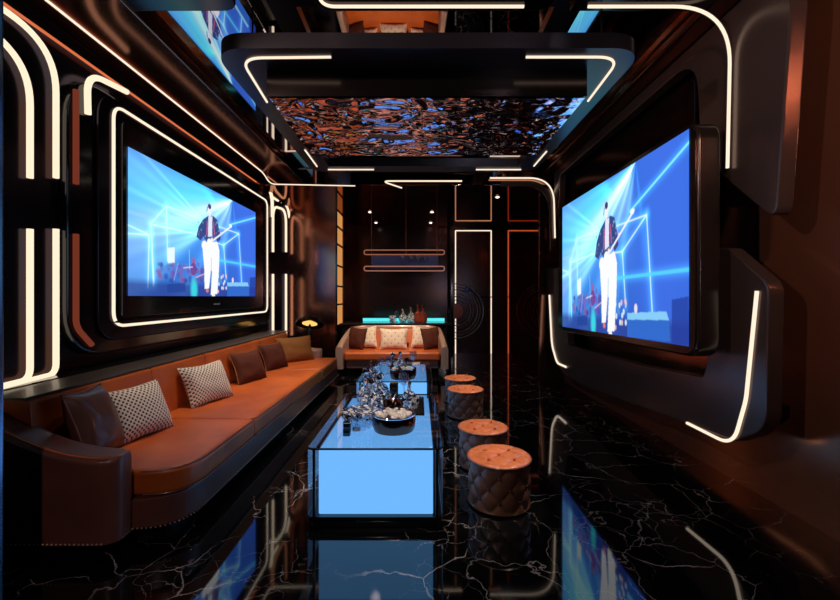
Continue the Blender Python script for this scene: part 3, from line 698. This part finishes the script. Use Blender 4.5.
studs([(-2.2, Y0 - .001, .092), (-1.49, Y0 - .001, .092), (-1.434, Y0 + .05, .092), (-1.432, Y0 + .13, .092)], .021)
studs([(p[0], p[1], .092) for p in arc2([(-1.43, Y0 + .129), (XFR + .001, Y0 + .129), (XFR + .001, Y1)], [0, .26, 0], False)], .021)
prop(st.build('nailhead_trim', STUD, t), kind='stuff')

# ------------------------------------------------------------------ cushions
def cushion(name, loc, w, h, th, mat_, rot, label, pipe=None, n=18, pinch=.10, round_=False, cat='cushion', group=None):
    v = []; uvs = []; f = []
    for side in (1, -1):
        for j in range(n + 1):
            for i in range(n + 1):
                a = 2 * i / n - 1; b = 2 * j / n - 1
                if round_:
                    x = a * math.sqrt(1 - b * b / 2); z_ = b * math.sqrt(1 - a * a / 2); rr = min(1, math.hypot(x, z_)); t_ = max(0, 1 - rr ** 2.6) ** .5
                else:
                    x = a * (1 - pinch * (1 - b * b) * .0 - pinch * (1 - abs(b) ** 1.5) * abs(a) ** 3); z_ = b * (1 - pinch * (1 - abs(a) ** 1.5) * abs(b) ** 3)
                    t_ = (max(0, (1 - abs(a) ** 2.4)) * max(0, (1 - abs(b) ** 2.4))) ** .5
                wr = noise.noise(Vector((a * 2.2 + loc[0] * 5, b * 2.2 + loc[1] * 5, side))) * .14
                v.append((x * w / 2, side * th / 2 * t_ * (1 + wr), z_ * h / 2)); uvs.append((i / n, j / n))
    N = (n + 1) ** 2
    for s_ in (0, 1):
        for j in range(n):
            for i in range(n):
                a = s_ * N + j * (n + 1) + i; q = (a, a + 1, a + n + 2, a + n + 1); f.append(q if s_ == 0 else q[::-1])
    me = bpy.data.meshes.new(name); me.from_pydata(v, [], f)
    ul = me.uv_layers.new(name='UVMap')
    for lp in me.loops: ul.data[lp.index].uv = uvs[lp.vertex_index]
    for p in me.polygons: p.use_smooth = True
    me.materials.append(mat_)
    root = thing(name, loc, label, cat, group); root.rotation_euler = rot
    o = bpy.data.objects.new('cover', me); C.objects.link(o); o.parent = root
    if pipe:
        edge = []
        for k in range(64):
            q = k / 16; s_ = int(q); r_ = q - s_; a, b = [(-1 + 2 * r_, -1), (1, -1 + 2 * r_), (1 - 2 * r_, 1), (-1, 1 - 2 * r_)][s_]
            if round_: x = a * math.sqrt(1 - b * b / 2); z_ = b * math.sqrt(1 - a * a / 2)
            else: x = a * (1 - pinch * (1 - abs(b) ** 1.5) * abs(a) ** 3); z_ = b * (1 - pinch * (1 - abs(a) ** 1.5) * abs(b) ** 3)
            edge.append((x * w / 2, 0, z_ * h / 2))
        mb = MB().tube(edge, .006, 6, True); me2 = bpy.data.meshes.new('piping'); me2.from_pydata(mb.v, [], mb.f); me2.materials.append(pipe)
        for p in me2.polygons: p.use_smooth = True
        o2 = bpy.data.objects.new('piping', me2); C.objects.link(o2); o2.parent = o
    return root
R_ = math.radians
def sofa_cushion(cx, cz_px, Y, *a, **k): pass
# facing +X, leaning back on the backrest: rotate about z by 90deg, tilt
def sc(name, Y, X, w, h, th, m, lean, yaw, label, **k):
    return cushion(name, (X, Y, .372 + h / 2 * math.cos(lean) - .008), w, h, th, m, (-lean, 0, R_(90) + yaw), label, **k)
sc('round_cushion', 2.22, -1.80, .29, .40, .17, PROUND, .34, R_(6), 'brown satin cushion propped against the near arm of the long sofa', pipe=LEATHD)
sc('houndstooth_cushion', 2.53, -1.79, .46, .35, .16, HOUND, .42, R_(-12), 'black and cream houndstooth cushion on the long sofa, nearest the camera')
sc('houndstooth_cushion', 3.38, -1.79, .46, .35, .16, HOUND, .42, R_(-16), 'black and cream houndstooth cushion on the long sofa, beyond the first one')
sc('brown_cushion', 4.20, -1.79, .42, .34, .15, PBROWN, .40, R_(-18), 'dark brown cushion on the long sofa, right after the houndstooth pair', pipe=PTAN)
sc('brown_cushion', 4.92, -1.79, .40, .34, .15, PBROWN, .40, R_(-20), 'dark brown cushion on the long sofa, beside the ochre one', pipe=PTAN)
sc('ochre_cushion', 5.50, -1.70, .52, .36, .15, PTAN, .38, R_(-45), 'ochre square cushion at the far end of the long sofa', pipe=PTAN)

# ------------------------------------------------------------------ small sofa at the back
t = thing('small_sofa', (-.42, 6.7, 0), 'small cognac sofa with a pale curved shell facing the tables, before the bar', 'sofa')
x0, x1, yf_, yb2 = -1.22, .38, 6.20, 7.12
path = arc([(x0 - .02, yf_, 0), (x0 + .05, yb2, 0), (x1 - .05, yb2, 0), (x1 + .02, yf_, 0)], .26, seg=10)
dense = []
for a, b in zip(path, path[1:]):
    m_ = max(1, int((b - a).length / .06))
    dense += [a + (b - a) * k / m_ for k in range(m_)]
dense.append(path[-1])
rings = []; N_ = len(dense)
for i, p in enumerate(dense):
    tg = (dense[min(i + 1, N_ - 1)] - dense[max(i - 1, 0)]).normalized(); nr = Vector((-tg.y, tg.x, 0))   # outward-left of travel
    q = min(1, max(0, (p.y - yf_) / (yb2 - yf_))); h = .47 + .275 * (q ** .75)
    w_ = .055; cc = []
    for (o_, z_) in ((-w_, .13), (-w_, h - .03), (-w_ * .6, h), (w_ * .6, h), (w_, h - .03), (w_, .13)): cc.append(p + nr * o_ + Vector((0, 0, z_)))
    rings.append(cc)
MB().loft(rings).build('shell', SHELL, t, ang=50)
MB().box((x0 + .08, yf_ + .06, .13), (x1 - .08, yb2 - .06, .245), .015).build('base', LEATHD, t)
MB().box((x0 + .05, yf_ + .02, .248), (x1 - .05, 6.80, .39), .04, 4).build('seat_cushion', LEATH, t)
pf = arc2([(6.76, .33), (7.06, .33), (7.05, .70), (6.90, .70)], [0, 0, .04, .04])
MB().prism(pf, x0 + .09, x1 - .09, lambda p, q, s_: (s_, p, q), .03, 3).build('backrest', LEATH, t)
for x in (x0 + .12, x1 - .12):
    for y in (yf_ + .12, yb2 - .14): MB().lathe([(.014, 0), (.022, .13)], 12, (x, y, 0)).build('leg', BLKM, t)
def bc(name, X, w, h, m, roll, yaw, label, Y=6.68, **k):
    return cushion(name, (X, Y, .39 + h / 2 - .005), w, h, .15, m, (-.28, roll, yaw), label, **k)
bc('brown_cushion', -1.03, .34, .37, PBROWN, R_(4), R_(-25), 'chocolate cushion in the left corner of the small sofa', Y=6.62)
bc('cream_cushion', -.87, .34, .37, CREAMP, R_(-8), R_(-12), 'cream cushion on the small sofa, half behind the left chocolate one', Y=6.74)
bc('cream_cushion', -.42, .46, .35, CREAMP, 0, 0, 'wide cream dotted cushion in the middle of the small sofa', Y=6.62)
bc('cream_cushion', .04, .34, .37, CREAMP, R_(8), R_(12), 'cream cushion on the small sofa, half behind the right chocolate one', Y=6.74)
bc('brown_cushion', .20, .34, .37, PBROWN, R_(-4), R_(25), 'chocolate cushion in the right corner of the small sofa', Y=6.62)

# ------------------------------------------------------------------ glowing coffee tables
def table(Ya, Yb, label):
    x0, x1 = -.612, .132
    t = thing('coffee_table', ((x0 + x1) / 2, (Ya + Yb) / 2, 0), label, 'coffee table')
    MB().prism(arc2([(x0 + .02, Ya + .01), (x1 - .02, Ya + .01), (x1 - .02, Yb - .01), (x0 + .02, Yb - .01)], .05), 0, .035, XY, .006).build('plinth', BLKM, t)
    MB().prism(arc2([(x0, Ya - .005), (x1, Ya - .005), (x1, Yb), (x0, Yb)], .05), .035, .052, XY, .006).build('base_tray', DARK, t)
    MB().box((x0 + .062, Ya + .03, .060), (x1 - .055, Yb - .05, .412), .006).build('light_box', BLUE, t)
    # thin glass case: four walls with rounded corners
    pl = arc2([(x0, Ya), (x1, Ya), (x1, Yb), (x0, Yb)], .05)
    n = len(pl); v = [(p[0], p[1], .052) for p in pl] + [(p[0], p[1], .424) for p in pl]
    MB().add(v, [(k, (k + 1) % n, n + (k + 1) % n, n + k) for k in range(n)]).build('glass_case', DGLASS, t)
    MB().prism(pl, .424, .433, XY, .002).build('glass_top', GLASS, t)
    e2 = [(p[0], p[1], .4285) for p in pl]; MB().tube(e2, .0055, 6, True).build('top_edge', BLKM, t)
    e3 = [(p[0], p[1], .058) for p in pl]; MB().tube(e3, .006, 6, True).build('lower_edge', DARK, t)
    for x in (x0 + .038, x1 - .034):
        for y in (Ya + .028, Yb - .03): MB().box((x - .007, y - .007, .05), (x + .007, y + .007, .424), .002).build('post', BLKM, t)
    for x in (x0 + .045, x1 - .052): MB().box((x, Ya + .05, .4135), (x + .02, Yb - .06, .4235)).build('inner_rail', BLKM, t)
    return t
table(2.16, 3.37, 'low glass coffee table with a blue glowing box inside, nearest the camera')
table(3.87, 5.03, 'low glass coffee table with blue glowing box inside, farther one by the small sofa')
ZT = .4332
def TP(px, py): p = onZ(px, py, ZT); return (p.x, p.y, p.z)
def bowl(loc, label, nice=13):
    t = thing('metal_bowl', loc, label, 'bowl')
    MB().lathe([(0, 0), (.105, 0), (.122, .006), (.131, .03), (.134, .065), (.132, .100), (.128, .104), (.124, .100), (.124, .04), (.11, .012), (0, .010)], 48, loc).build('bowl_body', COPD, t)
    MB().lathe([(.122, .098), (.134, .0985), (.136, .103), (.133, .107), (.123, .107), (.121, .103)], 48, loc).build('rim', CHROME, t)
    rng = random.Random(5)
    for i in range(nice):
        a = rng.random() * 2 * PI; r = .106 * math.sqrt(rng.random()) if i else 0; x = loc[0] + r * math.cos(a); y = loc[1] + r * math.sin(a); zc_ = loc[2] + .094 + rng.random() * .008
        bm = bmesh.new(); bmesh.ops.create_cube(bm, size=.024 + rng.random() * .010); bmesh.ops.bevel(bm, geom=bm.edges[:], offset=.006, segments=1, affect='EDGES')
        from mathutils import Euler
        mt = Euler((rng.random() * 3, rng.random() * 3, rng.random() * 3)).to_matrix()
        for v_ in bm.verts: v_.co = mt @ v_.co + Vector((x, y, zc_))
        o = MB().frombm(bm).build('ice_cube', ICE, None, smooth=False)
        prop(o, 'silvery ice chunk piled inside ' + ('the copper bowl at the front of the near table' if nice > 25 else 'the copper bowl on the far table'), 'ice', 'ice in the ' + ('near bowl' if nice > 25 else 'far bowl'))
    MB().lathe([(0, .080), (.1225, .080), (.1225, .086), (0, .092)], 32, loc).build('inner_tray', ICE, t)
bowl(TP(394, 430), 'dark copper bowl of silvery ice at the front of the near glowing table', 46)
bowl(TP(403, 378.5), 'dark copper bowl of silvery ice at the front of the far glowing table', 19)
def bucket(loc, s, label, body, name='flask', cat='bottle'):
    t = thing(name, loc, label, cat)
    MB().lathe([(0, 0), (.070 * s, 0), (.078 * s, .008 * s), (.078 * s, .085 * s), (.066 * s, .105 * s), (0, .106 * s)], 36, loc).build('bottle_body', body, t)
    MB().lathe([(.066 * s, .103 * s), (.060 * s, .112 * s), (.034 * s, .120 * s), (.030 * s, .135 * s), (0, .136 * s)], 36, loc).build('collar', CHROME, t)
    MB().box((loc[0] - .030 * s, loc[1] - .030 * s, loc[2] + .136 * s), (loc[0] + .030 * s, loc[1] + .030 * s, loc[2] + .205 * s), .006).build('stopper', DARK, t)
    return t
bucket(TP(394, 412), 1.0, 'squat copper flask with silver collar and black square stopper behind the near bowl', COPD)
bucket((TP(407, 371.5)[0], TP(407, 371.5)[1], ZT), .75, 'small dark bottle with silver collar and black stopper behind the far bowl', DARK)
# black tray at right edge of near table
a = TP(411, 416.5); b = TP(423, 398)
t = thing('serving_tray', ((-.03), 2.95, ZT), 'small flat black tray on the right edge of the near glowing table', 'tray')
MB().box((-.062, 2.75, ZT), (.038, 3.22, ZT + .010), .004).build('tray_base', BLKM, t)
mb = MB(); mb.tube(arc([(-.058, 2.755, ZT + .012), (.034, 2.755, ZT + .012), (.034, 3.215, ZT + .012), (-.058, 3.215, ZT + .012)], .01, True), .004, 6, True); mb.build('tray_rim', DARK, t)
tumbler(TP(360, 428), 1.5, 'wide cut-crystal bowl at the front left of the near glowing table', name='crystal_bowl', bowl=True)
# small black cubes and copper cap
x, y, _ = TP(347, 435.5)
t = thing('dice_box', (x, y, ZT), 'small black glossy cube on the near table, under another cube', 'box')
MB().box((x - .021, y - .021, ZT), (x + .021, y + .021, ZT + .040), .005).build('box_body', DARK, t)
MB().box((x - .0215, y - .0215, ZT + .034), (x + .0215, y + .0215, ZT + .041), .003).build('lid', COPD, t)
t = thing('dice_box', (x + .001, y, ZT + .041), 'small black glossy cube standing on top of its twin on the near table', 'box')
t.rotation_euler = (0, 0, 0)
MB().box((x - .020, y - .020, ZT + .0412), (x + .022, y + .022, ZT + .080), .005).build('box_body', DARK, t)
MB().box((x - .0205, y - .0205, ZT + .076), (x + .0225, y + .0225, ZT + .084), .003).build('lid', CHROME, t)
x, y, _ = TP(356.5, 431)
t = thing('lighter', (x, y, ZT), 'small copper table lighter beside the black cubes on the near table', 'lighter')
MB().box((x - .024, y - .016, ZT), (x + .024, y + .016, ZT + .026), .006).build('lighter_body', COPPER, t); MB().lathe([(0, .026), (.010, .026), (.010, .038), (0, .040)], 14, (x, y, ZT)).build('cap', CHROME, t)
# crystal group left on near table
decanter(TP(370, 412), 1.15, 'cut-crystal decanter on the near table, left of the copper flask and closest to the camera', round_=True)
decanter(TP(379, 409), 1.0, 'short cut-crystal decanter touching the left side of the copper flask')
decanter(TP(366, 405), 1.15, 'cut-crystal decanter at the left rear of the near table')
decanter(TP(374, 400.5), 1.25, 'tallest cut-crystal decanter at the back of the near table')
decanter(TP(381, 399), 1.0, 'round cut-crystal decanter at the back of the near table, right of the tallest', round_=True)
tumbler(TP(408, 413), 1.0, 'cut-crystal tumbler on the near table, front one right of the copper flask')
tumbler(TP(413, 409), 1.0, 'cut-crystal tumbler on the near table, beside the black tray')
decanter(TP(409, 404), .85, 'small cut-crystal decanter on the near table, right of the copper flask', round_=True)
wineglass(TP(404, 398), 1.2, 'stemmed crystal goblet at the back right of the near table', None)
# far table crystal
decanter(TP(372, 380), .9, 'round crystal decanter at the front left corner of the far table', round_=True)
wineglass(TP(381, 375), 1.1, 'stemmed goblet on the far table, front one left of the copper bowl', None)
wineglass(TP(388, 374), 1.1, 'stemmed goblet on the far table, the one touching the copper bowl', None)
tumbler(TP(377, 371), 1.0, 'crystal tumbler at the middle left of the far table')
# crystal centrepiece
x, y, _ = TP(392, 366.5)
t = thing('crystal_centrepiece', (x, y, ZT), 'golden footed dish topped with crystal beads at the back of the far table', 'centrepiece')
MB().lathe([(0, 0), (.05, 0), (.05, .008), (.015, .015), (.012, .04), (.05, .055), (.085, .075), (.088, .085), (.05, .07), (0, .06)], 28, (x, y, ZT)).build('dish', COPPER, t)
rng = random.Random(9)
for i in range(18):
    a = rng.random() * 2 * PI; r = .055 * math.sqrt(rng.random()); h = .075 + rng.random() * .13 * (1 - r / .09)
    MB().lathe([(0, -.018), (.016, -.006), (.017, .006), (0, .018)], 7, (x + r * math.cos(a), y + r * math.sin(a), ZT + h)).build('bead', CRYS if i % 2 else CHROME, t, smooth=False)
decanter(TP(400, 367), .85, 'small crystal decanter right of the beaded dish on the far table', round_=True)
wineglass(TP(413, 368.5), 1.2, 'stemmed goblet right of the small dark bottle on the far table', None)

# ------------------------------------------------------------------ tufted poufs
def make_pouf(loc, R, H, label):
    t = thing('pouf', loc, label, 'pouf', 'tufted poufs in a row')
    na, nz = 165, 48; NU = 9; NV = 1.95; v = []; f = []
    for j in range(nz + 1):
        for i in range(na):
            u = i / na * NU; w = j / nz * NV; a = u + w; b = u - w
            h = (abs(math.sin(PI * a)) * abs(math.sin(PI * b))) ** .45
            r = R - .015 * (1 - h) * math.sin(min(1, j / 4, (nz - j) / 4) * PI / 2); an = 2 * PI * i / na
            v.append((r * math.cos(an), r * math.sin(an), .01 + (H - .03) * j / nz))
    for j in range(nz):
        for i in range(na): f.append((j * na + i, j * na + (i + 1) % na, (j + 1) * na + (i + 1) % na, (j + 1) * na + i))
    f.append(tuple(range(na))[::-1]); f.append(tuple(nz * na + k for k in range(na)))
    mb = MB().add(v, f); me_off = Vector(loc)
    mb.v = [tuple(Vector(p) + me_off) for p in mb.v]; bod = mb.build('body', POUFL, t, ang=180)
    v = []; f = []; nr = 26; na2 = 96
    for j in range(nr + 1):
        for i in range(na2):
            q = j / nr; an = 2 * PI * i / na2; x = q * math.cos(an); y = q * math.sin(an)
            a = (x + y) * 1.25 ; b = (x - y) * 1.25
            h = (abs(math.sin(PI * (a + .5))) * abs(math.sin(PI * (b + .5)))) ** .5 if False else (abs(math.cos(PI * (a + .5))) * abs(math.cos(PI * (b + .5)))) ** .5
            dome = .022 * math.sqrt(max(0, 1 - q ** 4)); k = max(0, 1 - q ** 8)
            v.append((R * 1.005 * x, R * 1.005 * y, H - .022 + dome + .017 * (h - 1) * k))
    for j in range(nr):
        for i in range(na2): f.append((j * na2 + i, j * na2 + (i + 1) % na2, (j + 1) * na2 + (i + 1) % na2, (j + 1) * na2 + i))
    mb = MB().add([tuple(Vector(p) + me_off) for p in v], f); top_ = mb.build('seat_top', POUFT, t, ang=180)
    MB().tube([(loc[0] + R * 1.008 * math.cos(2 * PI * k / 64), loc[1] + R * 1.008 * math.sin(2 * PI * k / 64), loc[2] + H - .022) for k in range(64)], .005, 6, True).build('piping', LEATHD, t)
    def btn(p, m, pa): 
        MB().lathe([(0, -.009), (.008, -.006), (.0105, 0), (.008, .006), (0, .009)], 10, p).build('button', m, pa)
    for row in (.5, 1.0, 1.5):
        for i in range(NU):
            u = i + (.5 if row != 1.0 else 0); an = 2 * PI * u / NU
            btn((loc[0] + (R - .012) * math.cos(an), loc[1] + (R - .012) * math.sin(an), loc[2] + .01 + (H - .03) * row / NV), SEAMM, bod)
    for a_, b_ in ((0, 0), (1, 0), (-1, 0), (0, 1), (0, -1)):
        x = (a_ + b_) / 2 / 1.25; y = (a_ - b_) / 2 / 1.25
        btn((loc[0] + R * x, loc[1] + R * y, loc[2] + H - .008), POUFT, top_)
    # casters / glides
    MB().lathe([(R * .86, 0), (R * .86, .012)], 32, loc).build('foot_ring', BLKM, t)
    return t
for (px, pyt, w, lab) in ((499, 452.5, 63.5, 'cylindrical brown tufted pouf with copper leather top, nearest the camera'),
                          (483, 424, 50, 'cylindrical brown tufted pouf, second from the camera, half hidden by the nearest'),
                          (465.3, 387, 36.5, 'cylindrical brown tufted pouf, third from the camera, in front of the farthest'),
                          (460, 376.2, 32, 'cylindrical brown tufted pouf farthest from the camera, near the small sofa')):
    Hh = .302; Y = (CH - Hh) * F / (pyt - VY); R0 = w * .485 * Y / F
    make_pouf(((px - VX) * Y / F, Y, 0), min(R0, .2), Hh, lab)

# ------------------------------------------------------------------ table lamp at the far end of the long sofa
t = thing('side_table', (-1.88, 6.45, 0), 'small dark side table behind the far arm of the long sofa', 'side table')
MB().lathe([(0, .50), (.17, .50), (.17, .52), (0, .52)], 32, (-1.88, 6.45, 0)).build('table_top', DARK, t)
MB().lathe([(.022, .01), (.022, .50)], 16, (-1.88, 6.45, 0)).build('pedestal', COPD, t)
MB().lathe([(0, 0), (.14, 0), (.13, .014), (0, .016)], 32, (-1.88, 6.45, 0)).build('base', DARK, t)
lx, ly, lz = -1.76, 6.45, .52
t = thing('table_lamp', (lx, ly, lz), 'glossy black mushroom table lamp with a golden light under its dome, beyond the long sofa', 'lamp')
MB().lathe([(0, 0), (.055, 0), (.055, .015), (.022, .025), (.020, .10), (.028, .11), (.020, .12), (.020, .30), (0, .30)], 24, (lx, ly, lz)).build('stem', DARK, t)
mb = MB().lathe([(0, .40), (.09, .39), (.17, .36), (.215, .31), (.22, .285), (.210, .285), (.15, .335), (0, .36)], 36, (lx, ly, lz))
from mathutils import Matrix
pv = Vector((lx, ly, lz + .31)); RT = Matrix.Rotation(R_(-24), 3, 'X')
mb.v = [tuple(pv + RT @ (Vector(q) - pv)) for q in mb.v]; shd = mb.build('lamp_shade', DARK, t)
mb = MB().lathe([(0, .285), (.07, .288), (.12, .30), (.05, .335), (0, .34)], 20, (lx, ly, lz)); mb.v = [tuple(pv + RT @ (Vector(q) - pv)) for q in mb.v]; mb.build('bulb', emis('lamp_glow', (1, .50, .12), 1.4), t)

# ------------------------------------------------------------------ lights: spots under the downlights, the rest added without fixtures
def spot(loc, tgt, W, col=(1, .78, .58), size=70, r=.03, blend=.7):
    d = bpy.data.lights.new('spot', 'SPOT'); d.energy = W; d.color = col; d.spot_size = R_(size); d.spot_blend = blend; d.shadow_soft_size = r
    o = bpy.data.objects.new('downlight_or_fill_spot', d); C.objects.link(o); o.location = loc
    o.rotation_euler = (Vector(tgt) - Vector(loc)).to_track_quat('-Z', 'Y').to_euler(); return o
for y in (2.4, 3.4, 4.4, 5.3): spot((-1.40, y, 3.0), (-1.62, y, .4), 115, (1, .80, .60), size=60)  # spots added above the long sofa to light its seat
spot((-.42, 5.45, 2.80), (-.42, 6.75, .4), 270, size=52)  # added spot to brighten the small sofa
for y, w_ in ((2.44, 170), (2.99, 175), (4.12, 200), (4.28, 225)): spot((1.09, y - .04, 2.585), (.487, {4.12: 4.21, 4.28: 4.79}.get(y, y), .3), w_, size=17, r=.015, blend=.4)  # spots added under the canopy to brighten the pouf tops
for y in (2.4, 3.3, 4.25): spot((-1.02, y, 2.585), (-1.16, y + .2, .2), 22, (1, .74, .66), size=56, r=.02)  # spots added to lift the dark front of the long sofa
spot((-.12, 4.24, 2.585), (-.16, 4.15, .4), 60, size=50, r=.02)  # spot added to brighten the pieces on the far table
spot((-.25, 2.26, 2.585), (-.17, 2.5, .4), 75, size=45, r=.02)  # spot added to brighten the pieces on the near table
for d in (d1, d2, d3, d4, d5): spot(d - Vector((0, 0, .06)), d - Vector((0, 0, 2)), 14, size=70, r=.02)
spot((-.6, -1.2, 2.9), (-1.4, 2.2, .3), 60, (1, .78, .74), size=70, r=.06)  # unseen fill added behind the camera for the sofa arm and skirt
spot((-1.5, 1.0, 2.9), (2.0, 2.9, 1.1), 100, (1, .76, .68), size=80, r=.06)  # unseen fill added to brighten the slabs on the right wall
spot((.9, .1, 2.93), (2.15, 2.35, 1.95), 110, (1, .60, .42), size=58, r=.06)  # unseen warm fill added for the near part of the right wall
spot((1.2, -1.0, 1.6), (.1, 3.5, 2.9), 28, (.9, .85, 1), size=80, r=.06)  # unseen fill added to lift the canopy underside
w = bpy.data.worlds.new('world'); bpy.context.scene.world = w; w.use_nodes = True
w.node_tree.nodes['Background'].inputs[0].default_value = (.4, .45, .6, 1); w.node_tree.nodes['Background'].inputs[1].default_value = .02

cam = bpy.data.cameras.new('camera'); co = bpy.data.objects.new('camera', cam); C.objects.link(co)
co.location = (0, 0, CH); co.rotation_euler = (PI / 2, 0, 0)
cam.sensor_width = 36; cam.lens = F * 36 / 840; cam.shift_x = 1 / 840; cam.shift_y = -3 / 840; cam.clip_start = .05
s = bpy.context.scene; s.camera = co
s.view_settings.view_transform = 'Standard'; s.view_settings.look = 'None'
s.cycles.use_denoising = True; s.cycles.max_bounces = 8; s.cycles.glossy_bounces = 6; s.cycles.transparent_max_bounces = 24; s.cycles.sample_clamp_indirect = 6
s.cycles.caustics_reflective = False
